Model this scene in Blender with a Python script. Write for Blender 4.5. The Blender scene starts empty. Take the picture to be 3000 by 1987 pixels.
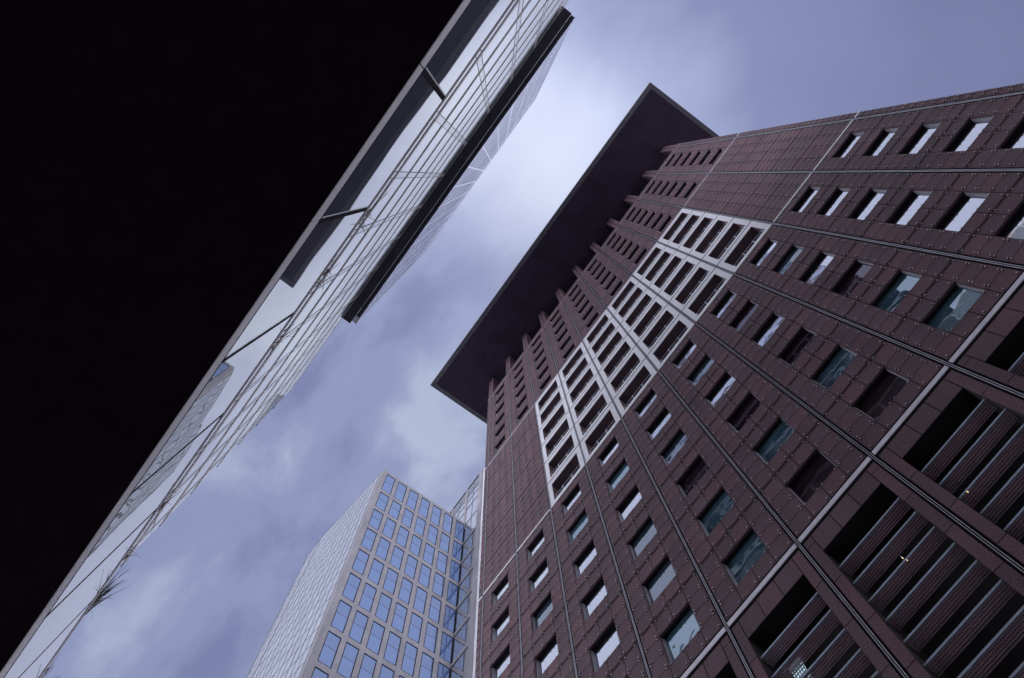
import bpy, math, random
from mathutils import Matrix, Vector
random.seed(7)
R = math.radians
sc = bpy.context.scene

# ---------------------------------------------------------------- camera
CAMZ = 1.6
cam_d = bpy.data.cameras.new("camera")
cam = bpy.data.objects.new("camera", cam_d)
sc.collection.objects.link(cam)
cam_d.sensor_width = 36.0
cam_d.sensor_fit = 'HORIZONTAL'
cam_d.lens = 28.21
cam_d.clip_start = 0.1
cam_d.clip_end = 3000
rot = Matrix(((0.586402, 0.795438, 0.153007),
              (0.809866, -0.572048, -0.129915),
              (-0.015812, 0.200097, -0.979648)))
cam.matrix_world = Matrix.Translation((0, 0, CAMZ)) @ rot.to_4x4()
sc.camera = cam

# ---------------------------------------------------------------- sky
SUN_EL, SUN_AZ = R(80), R(200)
w = bpy.data.worlds.new("World")
sc.world = w
w.use_nodes = True
nt = w.node_tree
nt.nodes.clear()


class NT:
    """tiny helper for building node trees"""
    def __init__(self, tree):
        self.t = tree

    def n(self, typ, **kw):
        nd = self.t.nodes.new(typ)
        for k, v in kw.items():
            if k == 'ins':
                for i, x in v.items():
                    nd.inputs[i].default_value = x
            else:
                setattr(nd, k, v)
        return nd

    def l(self, a, b):
        self.t.links.new(a, b)

    def math(self, op, a, b=None):
        nd = self.t.nodes.new('ShaderNodeMath')
        nd.operation = op
        for i, x in enumerate((a, b)):
            if x is None:
                continue
            if hasattr(x, 'links'):
                self.l(x, nd.inputs[i])
            else:
                nd.inputs[i].default_value = x
        return nd.outputs[0]

    def ramp(self, fac, stops, interp='EASE'):
        nd = self.t.nodes.new('ShaderNodeValToRGB')
        cr = nd.color_ramp
        cr.interpolation = interp
        while len(cr.elements) < len(stops):
            cr.elements.new(0.5)
        for e, (p, c) in zip(cr.elements, stops):
            e.position = p
            e.color = (c[0], c[1], c[2], 1)
        self.l(fac, nd.inputs[0])
        return nd.outputs[0]

    def mix(self, fac, a, b, mode='MIX'):
        nd = self.t.nodes.new('ShaderNodeMix')
        nd.data_type = 'RGBA'
        nd.blend_type = mode
        for i, x in ((0, fac), (6, a), (7, b)):
            if hasattr(x, 'links'):
                self.l(x, nd.inputs[i])
            elif i == 0:
                nd.inputs[i].default_value = x
            else:
                nd.inputs[i].default_value = (x[0], x[1], x[2], 1)
        return nd.outputs[2]


N = NT(nt)
tc = N.n('ShaderNodeTexCoord')
direction = tc.outputs['Generated']
sky = N.n('ShaderNodeTexSky', sky_type='NISHITA', sun_disc=False, sun_elevation=SUN_EL, sun_rotation=SUN_AZ)
bg1 = N.n('ShaderNodeBackground', ins={1: 0.05})
N.l(sky.outputs[0], bg1.inputs[0])
# layered stratus: brighter where the veil is thin (a patch close to the zenith), grey-blue away from it; unseen bright horizon ring added to light the lower facades
nrm = N.n('ShaderNodeVectorMath', operation='NORMALIZE')
N.l(direction, nrm.inputs[0])
dirn = nrm.outputs[0]


def angle_to(v):
    d = N.n('ShaderNodeVectorMath', operation='DOT_PRODUCT')
    N.l(dirn, d.inputs[0])
    d.inputs[1].default_value = Vector(v).normalized()
    return N.math('ARCCOSINE', N.math('MINIMUM', d.outputs['Value'], 0.999999))


def noise(scale, detail, rough, dist, stretch=(1, 1, 1), off=(0, 0, 0)):
    mp = N.n('ShaderNodeMapping', ins={1: off, 3: stretch})
    N.l(dirn, mp.inputs[0])
    nn = N.n('ShaderNodeTexNoise', ins={2: scale, 3: detail, 4: rough, 8: dist})
    N.l(mp.outputs[0], nn.inputs[0])
    return nn.outputs[0]


big = noise(2.6, 3, 0.5, 0.15, (1.0, 1.5, 0.6), (3.1, 0.4, 0))
fine = noise(7.0, 6, 0.5, 0.25, (1.0, 1.6, 0.5), (0.7, 1.9, 0))
a = angle_to((0.015, 0.045, 0.999))
a = N.math('ADD', a, N.math('MULTIPLY', N.math('SUBTRACT', big, 0.5), 0.34))
a = N.math('ADD', a, N.math('MULTIPLY', N.math('SUBTRACT', fine, 0.5), 0.12))
veil = N.ramp(N.math('MULTIPLY', a, 1 / 1.2),
              [(0.0, (0.80, 0.85, 1.05)), (0.07, (0.66, 0.72, 0.95)), (0.14, (0.42, 0.475, 0.71)),
               (0.23, (0.245, 0.275, 0.48)), (0.42, (0.172, 0.198, 0.365)), (0.68, (0.23, 0.25, 0.41)),
               (0.82, (1.5, 1.52, 1.65)), (1.0, (3.6, 3.6, 3.75))], 'LINEAR')
# lighter, torn cloud on the side away from the thin patch
side = angle_to((-0.45, 0.12, 0.88))
sidef = N.ramp(N.math('MULTIPLY', side, 1.6), [(0.0, (1, 1, 1)), (0.55, (0.75, 0.75, 0.75)), (1.0, (0, 0, 0))])
torn = N.ramp(noise(5.0, 6, 0.52, 0.3, (1, 1.3, .6), (5.2, 3.3, 1)),
              [(0.35, (0.185, 0.212, 0.395)), (0.50, (0.285, 0.33, 0.53)), (0.66, (0.48, 0.555, 0.715))])
cloud = N.mix(N.math('MULTIPLY', sidef, 0.85), veil, torn)
bg2 = N.n('ShaderNodeBackground', ins={1: 0.78})
N.l(cloud, bg2.inputs[0])
mx = N.n('ShaderNodeMixShader', ins={0: 0.94})
N.l(bg1.outputs[0], mx.inputs[1])
N.l(bg2.outputs[0], mx.inputs[2])
wo = N.n('ShaderNodeOutputWorld')
N.l(mx.outputs[0], wo.inputs[0])

sun_d = bpy.data.lights.new("sun", 'SUN')
sun_d.energy = 1.05
sun_d.angle = R(180)
sun_d.color = (0.86, 0.88, 1.0)
sun = bpy.data.objects.new("sun", sun_d)
sc.collection.objects.link(sun)
sv = Vector((math.sin(SUN_AZ) * math.cos(SUN_EL), math.cos(SUN_AZ) * math.cos(SUN_EL), math.sin(SUN_EL)))
sun.rotation_euler = sv.to_track_quat('Z', 'Y').to_euler()
sun.location = (0, 0, 300)

sc.view_settings.view_transform = 'Standard'
sc.view_settings.look = 'None'
sc.view_settings.gamma = 1.0
sc.view_settings.exposure = 0.45
sc.cycles.max_bounces = 8
sc.cycles.glossy_bounces = 6
sc.cycles.use_denoising = True
sc.cycles.sample_clamp_indirect = 6.0


# ---------------------------------------------------------------- materials
def new_mat(name):
    m = bpy.data.materials.new(name)
    m.use_nodes = True
    m.node_tree.nodes.clear()
    T = NT(m.node_tree)
    out = T.n('ShaderNodeOutputMaterial')
    p = T.n('ShaderNodeBsdfPrincipled')
    T.l(p.outputs[0], out.inputs[0])
    return m, T, p


def objco(T, scale=(1, 1, 1)):
    t = T.n('ShaderNodeTexCoord')
    mp = T.n('ShaderNodeMapping', ins={3: scale})
    T.l(t.outputs['Object'], mp.inputs[0])
    return mp.outputs[0]


def stone(name, col, grain=0.35, panel=0.25, rough=0.6, fine=30.0, warm=(1.12, 0.95, 0.95), spec=0.4):
    """speckled stone: each slab gets its own tone (random per island), fine grain and broad stains"""
    m, T, p = new_mat(name)
    co = objco(T)
    geo = T.n('ShaderNodeNewGeometry')
    g = T.n('ShaderNodeTexNoise', ins={2: fine, 3: 3, 4: 0.7})
    T.l(co, g.inputs[0])
    b = T.n('ShaderNodeTexNoise', ins={2: 0.35, 3: 6, 4: 0.6})
    T.l(objco(T, (2.2, 2.2, 0.5)), b.inputs[0])
    lo = tuple(c * (1 - grain) for c in col)
    hi = tuple(min(1, c * (1 + grain)) for c in col)
    c1 = T.ramp(g.outputs[0], [(0.3, lo), (0.7, hi)], 'LINEAR')
    tone = T.ramp(geo.outputs['Random Per Island'],
                  [(0.0, (1 - panel,) * 3), (0.5, (1, 1, 1)), (1.0, tuple((1 + panel * .6) * k for k in warm))], 'LINEAR')
    c2 = T.mix(1.0, c1, tone, 'MULTIPLY')
    st = T.ramp(b.outputs[0], [(0.3, (0.80, 0.80, 0.82)), (0.65, (1.08, 1.08, 1.08))], 'LINEAR')
    c3 = T.mix(1.0, c2, st, 'MULTIPLY')
    T.l(c3, p.inputs['Base Color'])
    p.inputs['Roughness'].default_value = rough
    p.inputs['Specular IOR Level'].default_value = spec
    return m


def metal(name, col, rough=0.4, metallic=0.0, var=0.15, spec=0.5, sc_=2.0):
    m, T, p = new_mat(name)
    co = objco(T)
    b = T.n('ShaderNodeTexNoise', ins={2: sc_, 3: 6, 4: 0.65})
    T.l(co, b.inputs[0])
    c = T.ramp(b.outputs[0], [(0.3, tuple(x * (1 - var) for x in col)), (0.7, tuple(min(1, x * (1 + var)) for x in col))], 'LINEAR')
    T.l(c, p.inputs['Base Color'])
    r = T.math('ADD', T.math('MULTIPLY', b.outputs[0], 0.2), rough - 0.1)
    T.l(r, p.inputs['Roughness'])
    p.inputs['Metallic'].default_value = metallic
    p.inputs['Specular IOR Level'].default_value = spec
    return m


def glass(name, col, ior=2.2, wave=0.02, wscale=0.6, rough=0.015, tint=(1, 1, 1), panel=0.0, metallic=0.0, rake=False):
    """coated facade glass: dark body, strong mirror reflection, slightly wavy and each pane a little out of true"""
    m, T, p = new_mat(name)
    co = objco(T)
    geo = T.n('ShaderNodeNewGeometry')
    t = T.ramp(geo.outputs['Random Per Island'], [(0, tuple(c * (1 - panel) for c in col)), (1, tuple(c * (1 + panel) for c in col))], 'LINEAR')
    T.l(t, p.inputs['Base Color'])
    p.inputs['Roughness'].default_value = rough
    p.inputs['IOR'].default_value = ior
    p.inputs['Metallic'].default_value = metallic
    p.inputs['Specular Tint'].default_value = (*tint, 1)
    nz = T.n('ShaderNodeTexNoise', ins={2: wscale, 3: 1.5, 4: 0.4})
    T.l(co, nz.inputs[0])
    bp = T.n('ShaderNodeBump', ins={0: 1.0, 1: wave})
    T.l(nz.outputs[0], bp.inputs['Height'])
    if rake:
        # shading normals tilted, more on higher floors, to mirror sky instead of the overhang
        sp = T.n('ShaderNodeSeparateXYZ')
        T.l(co, sp.inputs[0])
        k = T.math('MULTIPLY', T.math('MINIMUM', T.math('MAXIMUM', T.math('SUBTRACT', sp.outputs[2], 36.0), 0.0), 22.0), -0.0042)
        cb = T.n('ShaderNodeCombineXYZ')
        T.l(k, cb.inputs[2])
        ad = T.n('ShaderNodeVectorMath', operation='ADD')
        T.l(bp.outputs[0], ad.inputs[0])
        T.l(cb.outputs[0], ad.inputs[1])
        no = T.n('ShaderNodeVectorMath', operation='NORMALIZE')
        T.l(ad.outputs[0], no.inputs[0])
        T.l(no.outputs[0], p.inputs['Normal'])
    else:
        T.l(bp.outputs[0], p.inputs['Normal'])
    return m


def emit(name, col, s):
    m = bpy.data.materials.new(name)
    m.use_nodes = True
    m.node_tree.nodes.clear()
    T = NT(m.node_tree)
    out = T.n('ShaderNodeOutputMaterial')
    e = T.n('ShaderNodeEmission', ins={0: (*col, 1), 1: s})
    T.l(e.outputs[0], out.inputs[0])
    return m


GRANITE = stone('red_granite', (0.100, 0.066, 0.082), grain=0.34, panel=0.10, rough=0.7, fine=16.0, spec=0.12)
JOINT = metal('joint_shadow', (0.014, 0.011, 0.014), 0.9, 0.0, 0.15, 0.03)  # dark joints; also painted shade on frame heads and pin stems
RAIL = metal('steel_rail', (0.42, 0.42, 0.50), 0.35, 0.2)
BAND = metal('steel_band', (0.50, 0.48, 0.56), 0.45, 0.0)
WHITE = metal('white_panel', (0.54, 0.54, 0.60), 0.5, 0.0, 0.08)
WBAND = metal('white_band', (0.68, 0.68, 0.74), 0.4, 0.0, 0.05)
PIN = metal('steel_pin', (0.50, 0.45, 0.49), 0.5, 0.0)
FRAME = metal('window_frame_steel', (0.30, 0.30, 0.36), 0.4, 0.2)
JPANE = glass('office_pane', (0.012, 0.020, 0.028), ior=12.0, wave=0.010, wscale=0.8, tint=(0.95, 0.98, 1.0), panel=0.4)
TEAL = glass('teal_reflection_pane', (0.040, 0.085, 0.120), ior=4.2, wave=0.014, wscale=0.9, tint=(0.80, 0.96, 1.0), panel=0.4)
BROWN = glass('dark_reflection_pane', (0.016, 0.008, 0.014), ior=1.7, wave=0.003, wscale=0.9, tint=(0.9, 0.9, 1.0), panel=0.5)
BLUEP = glass('blue_reflection_pane', (0.024, 0.038, 0.058), ior=3.2, wave=0.014, wscale=0.9, tint=(0.85, 0.95, 1.0), panel=0.4)
DARK = metal('dark_interior_shade', (0.010, 0.007, 0.010), 0.9)
LOUVRE = metal('louvre_steel', (0.23, 0.27, 0.35), 0.4, 0.1)
BLADE = metal('pierced_blade', (0.50, 0.36, 0.43), 0.7)
CANOPY = stone('canopy_slate', (0.044, 0.031, 0.056), grain=0.2, panel=0.14, rough=0.6, fine=3.0, warm=(1.05, 1.0, 1.0), spec=0.2)
CANEDGE = metal('canopy_rim', (0.12, 0.115, 0.14), 0.5, 0.0, 0.2, 0.3)
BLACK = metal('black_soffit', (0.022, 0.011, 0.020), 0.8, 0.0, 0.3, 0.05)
FASCIA = metal('fascia_aluminium', (0.62, 0.60, 0.66), 0.5, 0.0, 0.06)
LGLASS = glass('mirror_glass', (0.085, 0.10, 0.135), ior=2.9, wave=0.006, wscale=0.35, rough=0.003, tint=(0.98, 1.0, 1.0))
PGLASS = glass('podium_glass', (0.10, 0.115, 0.13), ior=3.2, wave=0.003, wscale=0.5, rough=0.06, tint=(0.97, 1.0, 1.0), panel=0.3, rake=True)
def mirror(name, col, rough):
    m = bpy.data.materials.new(name)
    m.use_nodes = True
    m.node_tree.nodes.clear()
    T = NT(m.node_tree)
    out = T.n('ShaderNodeOutputMaterial')
    b = T.n('ShaderNodeBsdfGlossy', ins={0: (*col, 1), 1: rough})
    geo = T.n('ShaderNodeNewGeometry')
    t = T.ramp(geo.outputs['Random Per Island'], [(0, tuple(c * .93 for c in col)), (1, tuple(min(1, c * 1.05) for c in col))], 'LINEAR')
    T.l(t, b.inputs[0])
    T.l(b.outputs[0], out.inputs[0])
    return m


TGLASS = mirror('tower_glass', (0.60, 0.62, 0.71), 0.05)
TSTRIP = mirror('tower_strip', (0.72, 0.74, 0.82), 0.2)
STRIPG = glass('strip_enamel', (0.42, 0.43, 0.48), ior=2.6, wave=0.001, wscale=0.5, rough=0.16, rake=True)
TLINE = metal('dull_line', (0.24, 0.24, 0.31), 0.9, 0.0, 0.1, 0.0)
MULLION = metal('black_mullion', (0.014, 0.012, 0.017), 0.8, 0.0, 0.15, 0.03)
LEDGE = metal('brown_grey_metal', (0.38, 0.34, 0.37), 0.55, 0.0, 0.1, 0.25)
PALE = metal('pale_panel', (0.55, 0.56, 0.63), 0.4, 0.0, 0.05)
NAVY = metal('navy_soffit', (0.05, 0.05, 0.075), 0.5, 0.0, 0.25, 0.25)
RIB = metal('rib_metal', (0.11, 0.11, 0.135), 0.7, 0.0, 0.1, 0.1)
STONE = stone('grey_stone', (0.155, 0.152, 0.182), grain=0.06, panel=0.10, rough=0.7, fine=1.5, warm=(1.0, 0.99, 0.98))
WSTONE = stone('white_stone', (0.44, 0.44, 0.50), grain=0.04, panel=0.06, rough=0.65, fine=1.0, warm=(1, 1, 1))
GGLASS = glass('blue_glass', (0.04, 0.075, 0.20), ior=3.6, wave=0.004, wscale=0.3, tint=(0.76, 0.88, 1.0), panel=0.35)
SGLASS = glass('bright_glass', (0.08, 0.09, 0.12), ior=7.0, wave=0.01, wscale=0.3, tint=(0.98, 0.99, 1.0), panel=0.2)
TRANS = metal('thin_transom', (0.10, 0.11, 0.16), 0.4)
GRASS = metal('grass_blade', (0.030, 0.034, 0.030), 0.6, 0.0, 0.3)
PAVE = stone('paving', (0.25, 0.25, 0.26), grain=0.2, panel=0.1, rough=0.8, fine=8.0)
ASPHALT = metal('asphalt', (0.05, 0.05, 0.052), 0.85)
WARM = emit('warm_lamp', (1.0, 0.80, 0.42), 1.2)
COOL = emit('cool_reflection_pane', (0.62, 0.86, 1.0), 0.55)


# ---------------------------------------------------------------- mesh helpers
class MB:
    """collects faces (heights are given from eye level) and links them as ONE mesh object"""
    def __init__(self, base=(0, 0)):
        self.v, self.f, self.m = [], [], []
        self.base = base

    def quad(self, a, b, c, d, mi=0):
        i = len(self.v)
        self.v += [a, b, c, d]
        self.f.append((i, i + 1, i + 2, i + 3))
        self.m.append(mi)

    def box(self, x0, x1, y0, y1, z0, z1, mi=0, skip=''):
        i = len(self.v)
        self.v += [(x0, y0, z0), (x1, y0, z0), (x1, y1, z0), (x0, y1, z0),
                   (x0, y0, z1), (x1, y0, z1), (x1, y1, z1), (x0, y1, z1)]
        F = {'b': (0, 3, 2, 1), 't': (4, 5, 6, 7), 'f': (0, 1, 5, 4), 'r': (1, 2, 6, 5), 'k': (2, 3, 7, 6), 'l': (3, 0, 4, 7)}
        for k, q in F.items():
            if k not in skip:
                self.f.append(tuple(i + n for n in q))
                self.m.append(mi)

    def prism(self, pts, z0, z1, mi=0):
        """vertical prism over a plan polygon"""
        i = len(self.v)
        n = len(pts)
        self.v += [(p[0], p[1], z0) for p in pts] + [(p[0], p[1], z1) for p in pts]
        self.f.append(tuple(range(i + n - 1, i - 1, -1)))
        self.f.append(tuple(range(i + n, i + 2 * n)))
        self.m += [mi, mi]
        for k in range(n):
            k2 = (k + 1) % n
            self.f.append((i + k, i + k2, i + n + k2, i + n + k))
            self.m.append(mi)

    def build(self, name, mats, parent=None, **props):
        if not isinstance(mats, (list, tuple)):
            mats = [mats]
        me = bpy.data.meshes.new(name)
        bx, by = self.base
        me.from_pydata([(v[0] - bx, v[1] - by, v[2] + CAMZ) for v in self.v], [], self.f)
        for m in mats:
            me.materials.append(m)
        if any(self.m):
            me.polygons.foreach_set('material_index', self.m)
        me.update()
        o = bpy.data.objects.new(name, me)
        sc.collection.objects.link(o)
        if parent:
            o.parent = parent
        for k, v in props.items():
            o[k] = v
        return o


def thing(name, label, cat, loc, rotz=0.0, group=None):
    o = bpy.data.objects.new(name, None)
    o.empty_display_size = 1.0
    sc.collection.objects.link(o)
    o.location = loc
    o.rotation_euler = (0, 0, rotz)
    o['label'] = label
    o['category'] = cat
    if group:
        o['group'] = group
    return o


# ---------------------------------------------------------------- ground
g = MB()
g.quad((-1500, -1500, -CAMZ), (1500, -1500, -CAMZ), (1500, 1500, -CAMZ), (-1500, 1500, -CAMZ))
g.build('ground', PAVE, kind='structure')
g = MB()
g.quad((-400, 4.0, -CAMZ + .004), (400, 4.0, -CAMZ + .004), (400, 10.5, -CAMZ + .004), (-400, 10.5, -CAMZ + .004))
g.build('road', ASPHALT, kind='structure')
for y0, y1 in ((3.7, 4.0), (10.5, 10.8)):
    g = MB()
    g.box(-400, 400, y0, y1, -CAMZ - .05, -CAMZ + .12)
    g.build('kerb', PAVE, kind='structure')

# ================================================================ red granite tower
D, W, X0 = 14.41, 3.6, -21.749
XJ = lambda j: X0 + W * j
JB = (XJ(5), D + 18)
jt = thing('granite_tower', 'tall red granite tower with small square windows, white balcony grid and wide flat dark roof', 'tower', (JB[0], JB[1], 0))
mb = lambda: MB(JB)
ZA, ZB1, ZB2, ZB3, ZTOP = 23.80, 46.50, 69.44, 92.28, 93.60
ZCAN = 101.4
TH = 0.014
G = 0.030
wall, pins = mb(), []


def panel(j0, j1, z0, z1, pin=True, gx=G / W, gz=G):
    x0, x1 = XJ(j0) + G / 2, XJ(j1) - G / 2
    wall.box(x0, x1, D, D + TH, z0 + G / 2, z1 - G / 2, 0, 'k')
    if pin:
        dx, dz = 0.10, 0.10
        for px in (x0 + dx, x1 - dx):
            for pz in (z0 + dz, z1 - dz):
                pins.append((px, pz))


def backing(j0, j1, z0, z1):
    wall.quad((XJ(j0), D + TH, z0), (XJ(j1), D + TH, z0), (XJ(j1), D + TH, z1), (XJ(j0), D + TH, z1), 1)


WJ0, WJ1 = 0.265, 0.737
windows = []


def bay_window(j, zb, h, w0, w1, kind):
    a, b = j + 0.028, j + 0.972
    zs = [zb + 0.075, zb + w0, zb + (w0 + w1) / 2, zb + w1, zb + h - 0.075]
    for (p, q) in ((a, j + WJ0), (j + WJ1, b)):
        for k in range(4):
            panel(p, q, zs[k], zs[k + 1])
        backing(p, q, zb, zb + h)
    for (z0, z1, b0, b1) in ((zs[0], zs[1], zb, zs[1]), (zs[3], zs[4], zs[3], zb + h)):
        panel(j + WJ0, j + .5, z0, z1)
        panel(j + .5, j + WJ1, z0, z1)
        backing(j + WJ0, j + WJ1, b0, b1)
    wall.box(XJ(a) + .02, XJ(b) - .02, D + .004, D + TH, zb - .016, zb + .016, 0, 'k')
    windows.append((j, zs[1], zs[3], kind))


def bay_blank(j, zb, h, nz=4):
    xs = [j + .028, j + .265, j + .5, j + .737, j + .972]
    zz = [zb + 0.075 + (h - .15) * k / nz for k in range(nz + 1)]
    for i in range(4):
        for k in range(nz):
            panel(xs[i], xs[i + 1], zz[k], zz[k + 1])
    backing(xs[0], xs[-1], zb, zb + h)
    wall.box(XJ(xs[0]) + .02, XJ(xs[-1]) - .02, D + .004, D + TH, zb - .016, zb + .016, 0, 'k')


hA, hB, hC = (ZB1 - ZA + .06) / 6, (ZB2 - ZB1) / 6, (ZB3 - ZB2) / 6
for j in range(10):
    for k in range(6):
        bay_window(j, ZA - .06 + hA * k, hA, 1.0, 2.76, 'window')
        bay_window(j, ZB2 + hC * k, hC, 1.34, 2.96, 'upper_window')  # same square windows as the lower storeys
        if j in (0, 1, 8, 9):
            bay_blank(j, ZB1 + hB * k, hB)
    for i, (p, q) in enumerate(((.028, .265), (.265, .5), (.5, .737), (.737, .972))):
        panel(j + p, j + q, ZB3 + .05, ZTOP)
    backing(j + .028, j + .972, ZB3, ZTOP)
# edge strips beyond the outermost rails
for (p, q) in ((-.145, -.028), (10.028, 10.142)):
    z = 5.0
    while z < ZTOP - .2:
        z2 = min(z + 0.95, ZTOP)
        panel(p, q, z, z2, pin=z > 24)
        z = z2
    backing(p, q, 5, ZTOP)
# louvred zone: large slabs round one wide opening per bay
ZO, ZOB = 22.30, 7.0
for j in range(10):
    for (p, q) in ((.028, .13), (.87, .972)):
        z = ZOB - 2
        while z < 23.3:
            z2 = min(z + 1.55 + 0.5 * ((j + int(z)) % 2), 23.32)
            panel(j + p, j + q, z, z2, pin=False)
            z = z2
        backing(j + p, j + q, ZOB - 2, 23.38)
    for (p, q) in ((.13, .38), (.38, .62), (.62, .87)):
        panel(j + p, j + q, ZO, 23.32, pin=False)
        panel(j + p, j + q, ZOB - 2, ZOB, pin=False)
    backing(j + .13, j + .87, ZO, 23.38)
    backing(j + .13, j + .87, ZOB - 2, ZOB)
# base wall, side and rear walls, interior core
wall.box(XJ(-.145), XJ(10.142), D, D + .6, -CAMZ, ZOB - 2.02, 0)
wall.box(XJ(-.145), XJ(-.135), D + TH, D + 36, -CAMZ, ZTOP, 0)
wall.box(XJ(10.132), XJ(10.142), D + TH, D + 36, -CAMZ, ZTOP, 0)
wall.box(XJ(-.13), XJ(10.13), D + 1.6, D + 36, -CAMZ, ZTOP, 1)
wall.box(XJ(.6), XJ(9.4), D + 4.0, D + 33, ZTOP, ZCAN + .05, 1)
wall.build('wall', [GRANITE, JOINT], jt)

# fixing pins at the slab corners
camp = Vector((0, 0, 0))
pins.sort(key=lambda p: (p[0] ** 2 + D ** 2 + p[1] ** 2) if abs(p[1]) > 0 else 0)


def pin_mesh(lst, name, **kw):
    m = mb()
    s = .020
    for (x, z) in lst:
        m.box(x - .014, x + .014, D - .05, D, z - .014, z + .014, 1, 'k')  # stem coloured black to paint in the pin's shadow
        m.box(x - s, x + s, D - .075, D - .05, z - s, z + s, 0)
    return m.build(name, [PIN, JOINT], jt, **kw)


for p in pins[:100]:
    pin_mesh([p], 'fixing_pin')
pin_mesh(pins[100:], 'fixing_pin', kind='stuff')

# steel rails between the bays
for j in range(11):
    m = mb()
    x = XJ(j)
    m.quad((x - .104, D + .018, ZOB - 2), (x + .104, D + .018, ZOB - 2), (x + .104, D + .018, ZTOP), (x - .104, D + .018, ZTOP), 1)
    for s in (-1, 1):
        m.box(x + s * .030 - .008, x + s * .030 + .008, D - .02, D + .05, ZOB - 2, ZTOP, 0)
    m.build('vertical_rail', [RAIL, JOINT], jt)
# horizontal metal bands
for (z0, z1, mat, pr) in ((23.46, 23.69, BAND, .03), (ZB1 - .10, ZB1 + .06, WBAND, .05), (ZB2 - .08, ZB2 + .04, WBAND, .05), (ZB3 - .03, ZB3 + .04, BAND, .03)):
    m = mb()
    for j in range(-1, 11):
        xa = XJ(max(j, -.145)) + .085 * (j >= 0)
        xb = XJ(min(j + 1, 10.142)) - .085 * (j < 10)
        m.box(xa, xb, D - pr, D + .04, z0, z1)
        m.box(xa, xb, D + .003, D + .045, z0 - .06, z0, 1)
        m.box(xa, xb, D + .003, D + .045, z1, z1 + .06, 1)
    m.build('metal_band', [mat, JOINT], jt)

# windows: granite reveal, stepped steel frame, pane
REC = 0.215
PANE_MAP = {(3, 0): TEAL, (4, 0): TEAL, (5, 0): BROWN, (6, 0): BROWN, (7, 0): TEAL, (4, 1): TEAL, (5, 1): TEAL, (6, 1): TEAL, (7, 1): TEAL,  # tints paint teal, blue and dark reflections into chosen panes
            (3, 1): BLUEP, (3, 2): BLUEP, (4, 2): BROWN, (5, 2): BROWN, (6, 2): BROWN, (7, 2): BROWN, (4, 3): BLUEP, (7, 4): BLUEP,
            (3, 4): TEAL, (5, 4): BLUEP, (6, 4): BROWN, (1, 3): BLUEP, (2, 4): TEAL, (8, 1): JPANE}
for (j, z0, z1, kind) in windows:
    x0, x1 = XJ(j + WJ0) + .002, XJ(j + WJ1) - .002
    z0 += .002
    z1 -= .002
    m = mb()
    y0, y1, y2 = D + .008, D + .09, D + REC + .02

    def ring(ya, yb, ins, mi, m=m):
        a, b, c, d = x0 + ins, x1 - ins, z0 + ins, z1 - ins
        m.quad((a, ya, c), (b, ya, c), (b, yb, c), (a, yb, c), mi)
        m.quad((a, ya, d), (a, yb, d), (b, yb, d), (b, ya, d), 2 if mi else 0)  # frame head coloured dark to paint in the lintel's shade
        m.quad((a, ya, c), (a, yb, c), (a, yb, d), (a, ya, d), mi)
        m.quad((b, ya, c), (b, ya, d), (b, yb, d), (b, yb, c), mi)

    def step(y, i0, i1, mi, m=m):
        a, b, c, d = x0 + i0, x1 - i0, z0 + i0, z1 - i0
        e, f, g_, h = x0 + i1, x1 - i1, z0 + i1, z1 - i1
        m.quad((a, y, c), (b, y, c), (f, y, g_), (e, y, g_), mi)
        m.quad((b, y, c), (b, y, d), (f, y, h), (f, y, g_), mi)
        m.quad((b, y, d), (a, y, d), (e, y, h), (f, y, h), 2)  # head of the step carries the same painted shade
        m.quad((a, y, d), (a, y, c), (e, y, g_), (e, y, h), mi)

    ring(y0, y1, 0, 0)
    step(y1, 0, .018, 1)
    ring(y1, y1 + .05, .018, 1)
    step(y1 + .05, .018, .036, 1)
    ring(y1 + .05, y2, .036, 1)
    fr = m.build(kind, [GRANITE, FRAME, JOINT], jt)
    m = mb()
    # every pane sits a hair out of true
    tx, tz = random.uniform(-.004, .004), random.uniform(-.004, .004)
    a, b, c, d = x0 + .036, x1 - .036, z0 + .036, z1 - .036
    y = D + REC
    m.quad((a, y - tx - tz, c), (b, y + tx - tz, c), (b, y + tx + tz, d), (a, y - tx + tz, d))
    pm = JPANE
    if kind == 'window':
        k = round((z0 - ZA - .94) / hA)
        pm = PANE_MAP.get((j, k), JPANE)
    m.build('pane', pm, fr)

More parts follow.
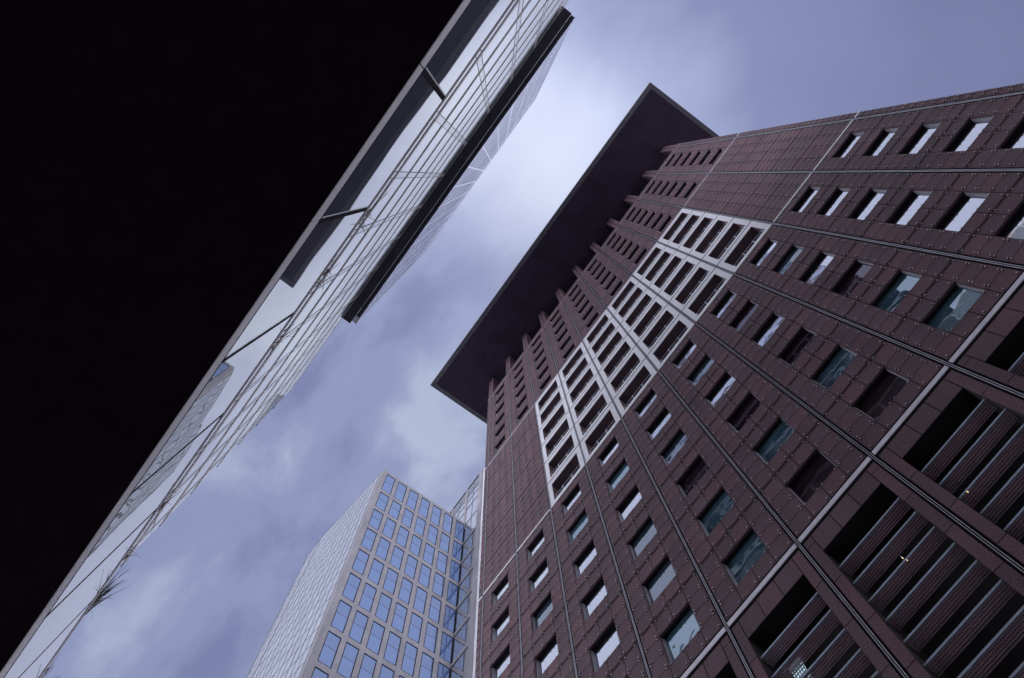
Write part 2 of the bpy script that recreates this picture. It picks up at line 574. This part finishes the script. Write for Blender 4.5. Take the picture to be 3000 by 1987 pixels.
# white balcony grid (bays 2..7, six storeys)
lf = mb()
LJ0, LJ1 = .123, .872
for j in range(2, 8):
    for k in range(6):
        zb = ZB1 + hB * k
        o0, o1 = zb + .46, zb + 3.10
        a, b = XJ(j) + .085, XJ(j + 1) - .085
        oa, ob = XJ(j + LJ0), XJ(j + LJ1)
        lf.box(a, oa, D - .018, D + .012, zb + .075, zb + hB - .075)
        lf.box(ob, b, D - .018, D + .012, zb + .075, zb + hB - .075)
        lf.box(oa, ob, D - .018, D + .012, zb + .075, o0)
        lf.box(oa, ob, D - .018, D + .012, o1, zb + hB - .075)
        lf.box(a, b, D - .015, D + .012, zb - .075, zb + .075, 1)
        # balcony
        m = mb()
        yb = D + .72
        m.quad((oa, D + .012, o0), (ob, D + .012, o0), (ob, yb, o0), (oa, yb, o0), 0)
        m.quad((oa, D + .012, o1), (oa, yb, o1), (ob, yb, o1), (ob, D + .012, o1), 1)
        m.quad((oa, D + .012, o0), (oa, yb, o0), (oa, yb, o1), (oa, D + .012, o1), 1)
        m.quad((ob, D + .012, o0), (ob, D + .012, o1), (ob, yb, o1), (ob, yb, o0), 1)
        lo = m.build('balcony', [FRAME, GRANITE], jt)
        m = mb()
        m.box(oa + .002, ob - .002, yb - .05, yb, o0 + .002, o0 + .08)
        m.box(oa + .002, oa + .10, yb - .08, yb, o0 + .08, o1 - .002)
        m.box(ob - .10, ob - .002, yb - .08, yb, o0 + .08, o1 - .002)
        m.box((oa + ob) / 2 - .025, (oa + ob) / 2 + .025, yb - .05, yb, o0 + .08, o1 - .002)
        m.build('door_frame', FRAME, lo)
        m = mb()
        t = random.uniform(-.006, .006)
        m.quad((oa, yb - .02 - t, o0), (ob, yb - .02 + t, o0), (ob, yb - .02 + t, o1), (oa, yb - .02 - t, o1))
        m.build('pane', JPANE, lo)
        m = mb()
        rz = o0 + .62
        m.box(oa, ob, D + .03, D + .055, rz, rz + .03)
        for q in (.33, .67):
            xx = oa + (ob - oa) * q
            m.box(xx - .02, xx + .02, D + .02, D + .07, o0, rz + .14)
        for xx in (oa + .05, ob - .05):
            m.box(xx - .03, xx + .03, D + .12, D + .16, o0, o0 + .9)
        m.build('railing', RAIL, lo)
lf.build('balcony_grid', [WHITE, JOINT], jt)

# louvred openings at the base
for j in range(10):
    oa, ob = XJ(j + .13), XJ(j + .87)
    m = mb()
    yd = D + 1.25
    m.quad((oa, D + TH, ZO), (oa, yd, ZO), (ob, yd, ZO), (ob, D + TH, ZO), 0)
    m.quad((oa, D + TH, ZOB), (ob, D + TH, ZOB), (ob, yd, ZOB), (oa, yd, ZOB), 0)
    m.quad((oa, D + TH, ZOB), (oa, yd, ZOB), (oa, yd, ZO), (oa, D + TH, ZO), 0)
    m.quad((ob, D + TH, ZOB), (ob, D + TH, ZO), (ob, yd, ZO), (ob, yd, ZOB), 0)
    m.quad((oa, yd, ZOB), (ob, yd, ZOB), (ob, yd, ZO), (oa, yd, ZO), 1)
    op = m.build('louvred_opening', [DARK, DARK], jt)  # reveals coloured near-black to stand in for their shade
    m = mb()
    z = 21.30
    while z > ZOB + .3:
        m.box(oa + .01, ob - .01, D + .09, D + .13, z - .005, z + .07, 0)
        # perforated blade: four pierced strips with cross bars
        for s in range(5):
            ys = D + .165 + s * .082
            m.box(oa + .01, ob - .01, ys, ys + .030, z + .02 - s * .012, z + .035 - s * .012, 1)
        nb = 44
        for q in range(nb):
            xx = oa + .04 + (ob - oa - .08) * q / (nb - 1)
            m.box(xx - .012, xx + .012, D + .13, D + .52, z + .036, z + .05, 1)
        z -= .95
    m.build('louvre_grille', [LOUVRE, BLADE], op)

# twin fins carrying the roof
for j in range(11):
    m = mb()
    x = XJ(j)
    for s in (-1, 1):
        xa, xb = sorted((x + s * .03, x + s * .44))
        m.box(xa, xb, D, D + .75, ZTOP + .002, ZCAN + .03)
    m.box(x - .03, x + .03, D + .1, D + .7, ZTOP + .002, ZCAN + .03, 1)
    m.build('roof_fin', [GRANITE, JOINT], jt)
# flat roof
CX0, CX1, CY0 = -27.04, 19.74, 8.405
CY1 = D + 36 + (D - CY0)
m = mb()
rim = .55
m.box(CX0 + rim, CX1 - rim, CY0 + rim, CY1 - rim, ZCAN + .05, ZCAN + .9, 0)
nx, ny = 26, 26
for ix in range(nx):
    for iy in range(ny):
        px, py = (CX1 - CX0 - 2 * rim) / nx, (CY1 - CY0 - 2 * rim) / ny
        m.box(CX0 + rim + ix * px + .02, CX0 + rim + (ix + 1) * px - .02, CY0 + rim + iy * py + .02, CY0 + rim + (iy + 1) * py - .02, ZCAN + .03, ZCAN + .048, 0)
for (a, b, c, d) in ((CX0, CX1, CY0, CY0 + rim), (CX0, CX1, CY1 - rim, CY1), (CX0, CX0 + rim, CY0 + rim, CY1 - rim), (CX1 - rim, CX1, CY0 + rim, CY1 - rim)):
    m.box(a, b, c, d, ZCAN, ZCAN + .6, 1)
cr = m.build('roof_canopy', [CANOPY, CANEDGE], jt)

# ================================================================ glass tower beside the camera
TROT = R(0.7)
tb = (0.0, -20.0)
gt = thing('glass_tower', 'mirror glass office tower with a black overhanging soffit and thin floor lines', 'tower',
           (20 * math.sin(TROT), -20 * math.cos(TROT), 0), TROT)
lb = lambda: MB(tb)
UL, UR = -22.5, 40.0
joints = [0.637 - 3.06 * k for k in range(-13, 20)]
# soffit + columns of the open ground floor
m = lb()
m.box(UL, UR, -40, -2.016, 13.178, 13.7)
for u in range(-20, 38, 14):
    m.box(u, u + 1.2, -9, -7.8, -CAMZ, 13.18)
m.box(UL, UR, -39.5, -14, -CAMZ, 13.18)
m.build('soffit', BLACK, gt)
# rounded fascia, one length per bay
m = lb()
prof = [(-2.014, 13.18), (-2.003, 13.18), (-2.0, 13.20), (-2.0, 13.60), (-2.0008, 13.78), (-2.004, 13.80), (-2.014, 13.80)]
for k in range(len(joints) - 1):
    ua, ub = max(joints[k + 1], UL) + .012, joints[k] - .012
    if ub < ua + .1:
        continue
    i = len(m.v)
    n = len(prof)
    m.v += [(ua, p[0], p[1]) for p in prof] + [(ub, p[0], p[1]) for p in prof]
    for q in range(n - 1):
        m.f.append((i + q, i + n + q, i + n + q + 1, i + q + 1))
        m.m.append(0)
    m.f.append(tuple(i + q for q in range(n)))
    m.f.append(tuple(i + n + q for q in range(n - 1, -1, -1)))
    m.m += [0, 0]
fo = m.build('fascia', FASCIA, gt)
m = lb()
m.box(UL, UR, -2.6, -2.004, 13.805, 13.91)
m.box(UL, UR, -39.5, -3.2, 13.702, 18.9)
m.build('shadow_gap', MULLION, gt)
# first glazed storey
for k in range(len(joints) - 1):
    ua, ub = joints[k + 1], joints[k]
    ua = max(ua, UL)
    if ub < ua + .2 or ua > 36:
        continue
    m = lb()
    t = random.uniform(-.0008, .0008)
    m.quad((ua + .03, -2.006 - t, 13.90), (ub - .03, -2.006 + t, 13.90), (ub - .03, -2.006 + t, 18.80), (ua + .03, -2.006 - t, 18.80))
    m.build('storey_pane', LGLASS, gt)
for u in joints:
    if u < UL + .1 or u > 38:
        continue
    m = lb()
    m.box(u - .08, u + .03, -2.12, -2.002, 13.91, 18.8, 0)
    m.box(u + .03, u + .06, -2.12, -2.0035, 13.91, 18.8, 1)
    m.build('mullion', [MULLION, PALE], gt)
# ledge cap: shadow line and three rolled lips
m = lb()
m.box(UL, UR, -3.0, -2.004, 18.80, 18.92, 1)
m.box(UL, UR, -3.0, -2.004, 18.92, 19.05, 0)
m.box(UL, UR, -3.0, -2.008, 19.05, 19.08, 1)
m.box(UL, UR, -3.0, -2.006, 19.08, 19.19, 0)
m.box(UL, UR, -3.0, -2.008, 19.19, 19.22, 2)
m.box(UL, UR, -3.0, -2.010, 19.22, 19.36, 0)
m.build('ledge', [LEDGE, MULLION, PALE], gt)
# recessed office floors above the ledge
FV, FU0, FU1 = -3.05, -21.2, 34.0
ZR = 56.4
bands = [22.6, 26.3, 30.0, 33.74, 37.46, 41.18, 44.75, 48.35, 52.1]
m = lb()
m.box(FU0 + .02, FU1, -38, FV - .06, 18.9, ZR - .02)
m.build('core', MULLION, gt)
panes = []
pitch = 2.59
us = []
u = 3.07 + pitch * 11
while u > FU0:
    us.append(u)
    u -= pitch
us.append(FU0)
us_p = us
allz = [19.0] + bands + [ZR]
strip = lb()
vents = lb()
for i in range(len(us_p) - 1):
    ub, ua = us_p[i], us_p[i + 1]
    # narrow opaque strip at the right end of every bay
    strip.box(max(ub - .29, ua), ub, FV - .03, FV + .004, 19.0, ZR)
    strip.box(ub - .302, ub - .288, FV - .01, FV + .012, 19.0, ZR, 1)
    strip.box(ub - .014, ub + .010, FV - .01, FV + .010, 19.0, ZR, 1)
    for k in range(len(allz) - 1):
        z0, z1 = allz[k], allz[k + 1]
        if ub - .29 > ua + .05:
            panes.append((ua + .01, ub - .30, z0, z1))
        zc = (z0 + z1) / 2
        vents = lb()
        vents.box(ub - .20, ub - .10, FV + .002, FV + .006, zc - .35, zc + .35)
        if 22 < z0 < 54 and -14 < ub < 7:
            vents.build('vent_cover', STRIPG, gt)
strip.build('vent_strip', [STRIPG, MULLION], gt)
panes.sort(key=lambda p: math.hypot((p[0] + p[1]) / 2 - 0, p[2] * .8))
vis = [p for p in panes if p[2] > 27 and p[0] < 8]
rest = [p for p in panes if p not in vis]


def pane_quad(m, p):
    t = random.uniform(-.003, .003)
    m.quad((p[0], FV - t, p[2]), (p[1], FV + t, p[2]), (p[1], FV + t, p[3]), (p[0], FV - t, p[3]))


for p in vis[:100]:
    m = lb()
    pane_quad(m, p)
    m.build('office_pane', PGLASS, gt)
m = lb()
for p in vis[100:] + rest:
    pane_quad(m, p)
m.build('office_pane', PGLASS, gt, kind='stuff')
for z in bands:
    m = lb()
    m.box(FU0 - .22, FU1, FV - .05, FV + .012, z, z + .62, 0)
    m.box(FU0 - .22, FU1, FV - .05, FV + .008, z - .07, z, 1)
    m.build('floor_band', [LEDGE, MULLION], gt)
m = lb()
m.box(FU0 - .22, FU1, -38, FV + .012, ZR, ZR + .35, 0)
m.build('parapet', LEDGE, gt)
# overhanging upper tower: two stepped soffits and a fine-lined facade
V1, V2 = -2.39, -2.09
ZS1, ZS2, ZT = 56.5, 57.7, 115.0
m = lb()
m.box(-14.78, 11.42, -30, V1, ZS1 + .36, ZS2, 1)
m.quad((-14.78, -3.40, ZS1 + .355), (-14.78, V1, ZS1 + .355), (11.42, V1, ZS1 + .355), (11.42, -3.40, ZS1 + .355), 0)
m.quad((-14.25, V1 - .02, ZS2 - .01), (-14.25, V2, ZS2 - .01), (11.5, V2, ZS2 - .01), (11.5, V1 - .02, ZS2 - .01), 0)
m.build('overhang', [NAVY, PALE], gt)
m = lb()
UT0, UT1 = -14.75, 11.5
m.box(UT0, UT1, -30, V2 - .04, ZS2, ZT, 0)
m.build('core', TGLASS, gt)
fl = 2.56
nf = int((ZT - ZS2) / fl)
m = lb()
nbay = 15
for k in range(nf + 1):
    z0 = ZS2 + fl * k
    z1 = min(z0 + fl, ZT)
    for b in range(nbay):
        ua = UT1 - (b + 1) * (UT1 - UT0) / nbay
        ub = UT1 - b * (UT1 - UT0) / nbay
        t = random.uniform(-.002, .002)
        m.quad((ua + .02, V2 - t, z0), (ub - .14, V2 + t, z0), (ub - .14, V2 + t, z1), (ua + .02, V2 - t, z1), 0)
    m.box(UT0 - .1, UT1 + .03, V2 - .03, V2 + .007, z0, z0 + .75, 1)
    m.box(UT0, UT1, V2 - .03, V2 + .005, z0 - .2, z0, 2)
for b in range(nbay):
    ub = UT1 - b * (UT1 - UT0) / nbay
    m.box(ub - .14, ub, V2 - .03, V2 + .009, ZS2, ZT, 3)
m.build('curtain_wall', [TGLASS, TLINE, TLINE, TSTRIP], gt)
m = lb()
m.box(UT0, UT1, -30, V2 + .02, ZT, ZT + .4)
m.build('parapet', PALE, gt)

# ================================================================ stone grid tower in the distance
S = 1.68
GX, GY0, GYC = -66.444, 16.62, 38.34
GZ = 168.0
sb = (-80.0, 36.0)
st = thing('stone_grid_tower', 'pale stone-framed high-rise with two-storey blue windows, seen past the red granite tower', 'tower', (sb[0], sb[1], 0))
gb = lambda: MB(sb)
rows_top = [166.85 - 8.62 * k + (0 if k == 0 else -1.38) for k in range(20)]  # window heads
win = []
for k in range(20):
    if k == 0:
        zt, zb = 166.85, 158.12
    else:
        zt = 156.87 - 8.62 * (k - 1)
        zb = zt - 7.36
    if zb > 0:
        win.append((zt, zb))
fr = gb()
xf, xb = GX, GX - .5
# piers as stacked stone blocks
ys = [(GY0, 17.58)] + [(17.58 + 3.085 * i + 2.24, 17.58 + 3.085 * (i + 1)) for i in range(6)]
for (y0, y1) in ys:
    z = -CAMZ
    while z < GZ - .1:
        z2 = min(z + 2.87, GZ)
        fr.box(xb, xf, y0, y1, z + .012, z2 - .012)
        z = z2
for i in range(7):
    y0 = 17.58 + 3.085 * i
    y1 = y0 + 2.24
    zprev = GZ
    for (zt, zb) in win:
        fr.box(xb, xf - .02, y0, y1, zt, zprev)
        zprev = zb
    fr.box(xb, xf - .02, y0, y1, -CAMZ, zprev)
# corner return and left-hand grazing facade
P0, P1, P2 = (-67.1, 16.30), (-87.5, 14.15), (-93.0, 14.10)
fr.box(-67.1, GX, GY0 - .30, GY0 - .012, -CAMZ, GZ - 1.4)
fr.build('stone_frame', STONE, st)
m = gb()
m.prism([(-66.9, 17.0), (-66.9, GYC + .1), (-100, GYC + .1), (-100, 15.2), (-93, 14.8), (-87.5, 14.8)], -CAMZ, GZ - .6)
m.build('core', DARK, st)
nwin = 0
cells = [(i, r) for r in range(len(win)) for i in range(7)]


def grid_window(m, mp, i, r):
    zt, zb = win[r]
    y0 = 17.58 + 3.085 * i
    y1 = y0 + 2.24 + (.03 if i == 6 else 0)
    x = GX - .035
    b = .12
    m.box(x - .1, x + .02, y0, y0 + b, zb, zt, 0)
    m.box(x - .1, x + .02, y1 - b, y1, zb, zt, 0)
    m.box(x - .1, x + .02, y0 + b, y1 - b, zb, zb + b, 0)
    m.box(x - .1, x + .02, y0 + b, y1 - b, zt - b, zt, 0)
    zm = zb + (zt - zb) * .54
    m.box(x - .1, x - .02, y0 + b, y1 - b, zm, zm + .06, 1)
    t = random.uniform(-.006, .006)
    t2 = random.uniform(-.006, .006)
    mp.quad((x - .05 + t, y0, zb), (x - .05 - t, y1, zb), (x - .05 - t, y1, zm), (x - .05 + t, y0, zm))
    mp.quad((x - .05 + t2, y0, zm), (x - .05 - t2, y1, zm), (x - .05 - t2, y1, zt), (x - .05 + t2, y0, zt))


for (i, r) in cells[:84]:
    m, mp = gb(), gb()
    grid_window(m, mp, i, r)
    wdw = m.build('window', [MULLION, TRANS], st)
    mp.build('pane', GGLASS, wdw)
m, mp = gb(), gb()
for (i, r) in cells[84:]:
    grid_window(m, mp, i, r)
wdw = m.build('window', [MULLION, TRANS], st, kind='stuff')
mp.build('pane', GGLASS, wdw)
# left facade: tall narrow panes between thin stone ribs
ribs, lpanes = gb(), []
for (A, B, n) in ((P0, P1, 12), (P1, P2, 3)):
    dx, dy = (B[0] - A[0]) / n, (B[1] - A[1]) / n
    L = math.hypot(dx, dy)
    ux, uy = dx / L, dy / L
    nx, ny = -uy, ux
    if ny > 0:
        nx, ny = -nx, -ny

    def pt(q, o, A=A, ux=ux, uy=uy, nx=nx, ny=ny):
        return (A[0] + ux * q + nx * o, A[1] + uy * q + ny * o)
    for i in range(n):
        q0, q1 = L * i, L * (i + 1)
        ribs.prism([pt(q0, -.2), pt(q0 + .30, -.2), pt(q0 + .30, .012), pt(q0, .012)], -CAMZ, GZ - 1.5)
        z = GZ - 1.5
        while z > 4:
            ribs.prism([pt(q0 + .30, -.2), pt(q1, -.2), pt(q1, .006), pt(q0 + .30, .006)], z - .42, z)
            zn = max(z - 4.31, 0)
            lpanes.append((pt(q0 + .30, .0), pt(q1, .0), zn, z - .42))
            z = zn
    ribs.prism([pt(L * n - .02, -.2), pt(L * n + .2, -.2), pt(L * n + .2, .06), pt(L * n - .02, .06)], -CAMZ, GZ - 1.5)
ribs.prism([(P2[0], P2[1]), (-99.8, P2[1] + 1), (-99.8, 36), (P2[0], 30)], -CAMZ, GZ - 1.6)
ribs.build('rib_grid', RIB, st)
lpanes.sort(key=lambda p: -p[2] + abs(p[0][0]) * .3)


def lp(m, p):
    (a, b, z0, z1) = p
    t = random.uniform(-.01, .01)
    m.quad((a[0], a[1] + t, z0), (a[0], a[1] + t, z1), (b[0], b[1] - t, z1), (b[0], b[1] - t, z0))


for p in lpanes[:100]:
    m = gb()
    lp(m, p)
    m.build('rib_pane', SGLASS, st)
m = gb()
for p in lpanes[100:]:
    lp(m, p)
m.build('rib_pane', SGLASS, st, kind='stuff')
# taller wing behind, meeting the grid in an inner corner
TZ = 188.3
m = gb()
m.box(-100, -61.62, GYC + .3, GYC + 24, -CAMZ, TZ - .5, 0)
m.build('core', DARK, st)
wf = gb()


def col(x0, x1, y0, y1, zt, mi=0):
    z = -CAMZ
    while z < zt - .1:
        z2 = min(z + 2.87, zt)
        wf.box(x0, x1, y0, y1, z + .012, z2 - .012, mi)
        z = z2


col(-61.6, -60.2, GYC - .05, GYC + .6, TZ)
col(-60.19, -59.3, GYC + .2, GYC + 1.4, TZ, 1)
wf.box(-60.19, -59.4, GYC + 1.42, GYC + 24, -CAMZ, TZ, 1)
for x in (-67.25, -73.6, -79.9, -86.2, -92.5):
    wf.box(x, x + .8, GYC, GYC + .4, GZ - 3, TZ)
wf.box(-100, -61.62, GYC - .06, GYC + 24, TZ - .35, TZ)
for (zt, zb) in win:
    z1 = zb
    wf.box(-66.35, -61.62, GYC - .02, GYC + .4, z1 - 1.0, z1 - .1)
wf.build('wing_frame', [STONE, WSTONE], st)
m = gb()
for (x0, x1) in ((-66.4, -61.62), (-72.8, -67.25), (-79.1, -73.6), (-85.4, -79.9), (-91.7, -86.2), (-98, -92.5)):
    xm = (x0 + x1) / 2
    zs = [187.2, 185.3, 183.6, 182.2, 179.3, 175.0, 166.7, 157.9] + [157.9 - 8.62 * k for k in range(1, 18)]
    if x1 < -66.5:
        zs = [z for z in zs if z > 150]
    top = TZ - .35
    for z in zs:
        for (a, b) in ((x0, xm), (xm, x1)):
            t = random.uniform(-.004, .004)
            m.quad((a, GYC + .12 + t, z), (b, GYC + .12 - t, z), (b, GYC + .12 - t, top), (a, GYC + .12 + t, top), 0)
        m.box(x0, x1, GYC + .04, GYC + .13, z - .05, z + .05, 1)
        top = z
    m.box(xm - .05, xm + .05, GYC + .03, GYC + .14, zs[-1], TZ - .35, 1)
m.build('wing_glazing', [SGLASS, TRANS], st)

# ================================================================ grasses on the ledge
LU = [(-1.2, 'thin grass blade tuft, topmost along the glass tower ledge', 4, .5),
      (-2.85, 'spiky grass tuft on the ledge beside the second dark mullion', 26, 1.0),
      (-4.4, 'widest spiky grass tuft on the ledge, below the end of the dark reflection', 30, 1.1),
      (-6.55, 'short grass tuft on the ledge above the reflected stone tower', 20, .8),
      (-11.9, 'feathery grass tuft halfway down the ledge beside the reflected stone tower', 24, 1.0),
      (-13.6, 'sparse short grass tuft on the ledge where the glass facade narrows away', 10, .7),
      (-15.4, 'dense drooping grass tuft standing out against the open sky', 40, 1.15),
      (-17.9, 'small curved grass sprig against the sky near the lower left corner', 8, .8),
      (-19.2, 'drooping grass tuft against the sky, lowest along the ledge', 18, 1.0)]
for (u, label, n, h) in LU:
    n = max(4, int(n * .6)) if u > -12.5 else n
    p = Vector((math.cos(TROT) * u + math.sin(TROT) * 2.05, math.sin(TROT) * u - math.cos(TROT) * 2.05, 19.34 + CAMZ))
    me_v, me_f = [], []
    h *= .85 if u > -12.5 else 1.0
    for q in range(n):
        bx, by = random.gauss(0, .13), random.uniform(-.06, .05)
        az = random.uniform(0, 2 * math.pi)
        lean = random.uniform(.15, .9)
        ln = h * random.uniform(.75, 1.5)
        wd = random.uniform(.013, .024)
        dx, dy = math.cos(az) * lean, math.sin(az) * lean * .45 + .22
        prev = None
        segs = 5
        pts = []
        for s_ in range(segs + 1):
            t = s_ / segs
            pts.append(Vector((bx + dx * ln * t * t, by + dy * ln * t * t * .55, ln * t * (1 - .35 * lean * t))))
        i = len(me_v)
        side_v = Vector((-math.sin(az), math.cos(az), 0))
        for s_, P in enumerate(pts):
            ww = wd * (1 - .85 * s_ / segs)
            me_v += [tuple(P - side_v * ww), tuple(P + side_v * ww), tuple(P + Vector((dx, dy, .3)).normalized() * ww)]
        for s_ in range(segs):
            for e in range(3):
                a_, b_ = i + s_ * 3 + e, i + s_ * 3 + (e + 1) % 3
                me_f.append((a_, b_, b_ + 3, a_ + 3))
    me = bpy.data.meshes.new('grass_tuft')
    me.from_pydata(me_v, [], me_f)
    me.materials.append(GRASS)
    o = bpy.data.objects.new('grass_tuft', me)
    sc.collection.objects.link(o)
    o.location = p
    o['label'] = label
    o['category'] = 'grass'
    o['group'] = 'grass tufts along the ledge'

# ================================================================ lamps and a painted reflection in the louvred openings
def lamp(x, z, label, r=.012):
    t = thing('ceiling_lamp', label, 'lamp', (x, D + .06, z + CAMZ), 0, 'small warm lamps behind the louvres')
    for nm, a, b, rr, mat in (('housing', .02, .10, r * 1.3, FRAME), ('bulb', -.05, .02, r, WARM)):
        v, f = [], []
        n = 12
        for zz, k in ((a, .7), ((a + b) / 2, 1.0), (b, .6)):
            for q in range(n):
                v.append((math.cos(q * 2 * math.pi / n) * rr * k, math.sin(q * 2 * math.pi / n) * rr * k, zz))
        for lv in range(2):
            for q in range(n):
                f.append((lv * n + q, lv * n + (q + 1) % n, (lv + 1) * n + (q + 1) % n, (lv + 1) * n + q))
        f.append(tuple(range(n - 1, -1, -1)))
        f.append(tuple(range(2 * n, 3 * n)))
        me = bpy.data.meshes.new(nm)
        me.from_pydata(v, [], f)
        me.materials.append(mat)
        o = bpy.data.objects.new(nm, me)
        sc.collection.objects.link(o)
        o.parent = t


lamp(.59, 19.33, 'single yellow lamp glowing alone behind the louvres near the right edge')
lamp(-1.80, 19.53, 'brighter yellow lamp of the close pair behind the middle louvres')
lamp(-1.76, 19.34, 'fainter yellow lamp just under the brighter one behind the middle louvres', .009)
t = thing('lattice_reflection', 'small pale blue reflection of a lattice behind the louvres at the bottom, drawn as a glowing pane', 'window', (-6.30, D + .75, 20.5 + CAMZ))
LB = (-6.30, D + .75)
m = MB(LB)
for a in range(6):
    m.box(-6.52 + a * .088 - .012, -6.52 + a * .088 + .012, D + .70, D + .73, 20.2 - .3 - 20.5, 21.0 - 20.5)
for a in range(8):
    m.box(-6.52, -6.08, D + .735, D + .76, 19.9 - 20.5 + a * .155, 19.925 - 20.5 + a * .155)
m.build('lattice', FRAME, t).location.z = -CAMZ
m = MB(LB)
m.box(-6.52, -6.08, D + .78, D + .80, 19.9 - 20.5, 21.0 - 20.5)
m.build('reflected_pane', COOL, t).location.z = -CAMZ  # emissive pane that paints in a reflection
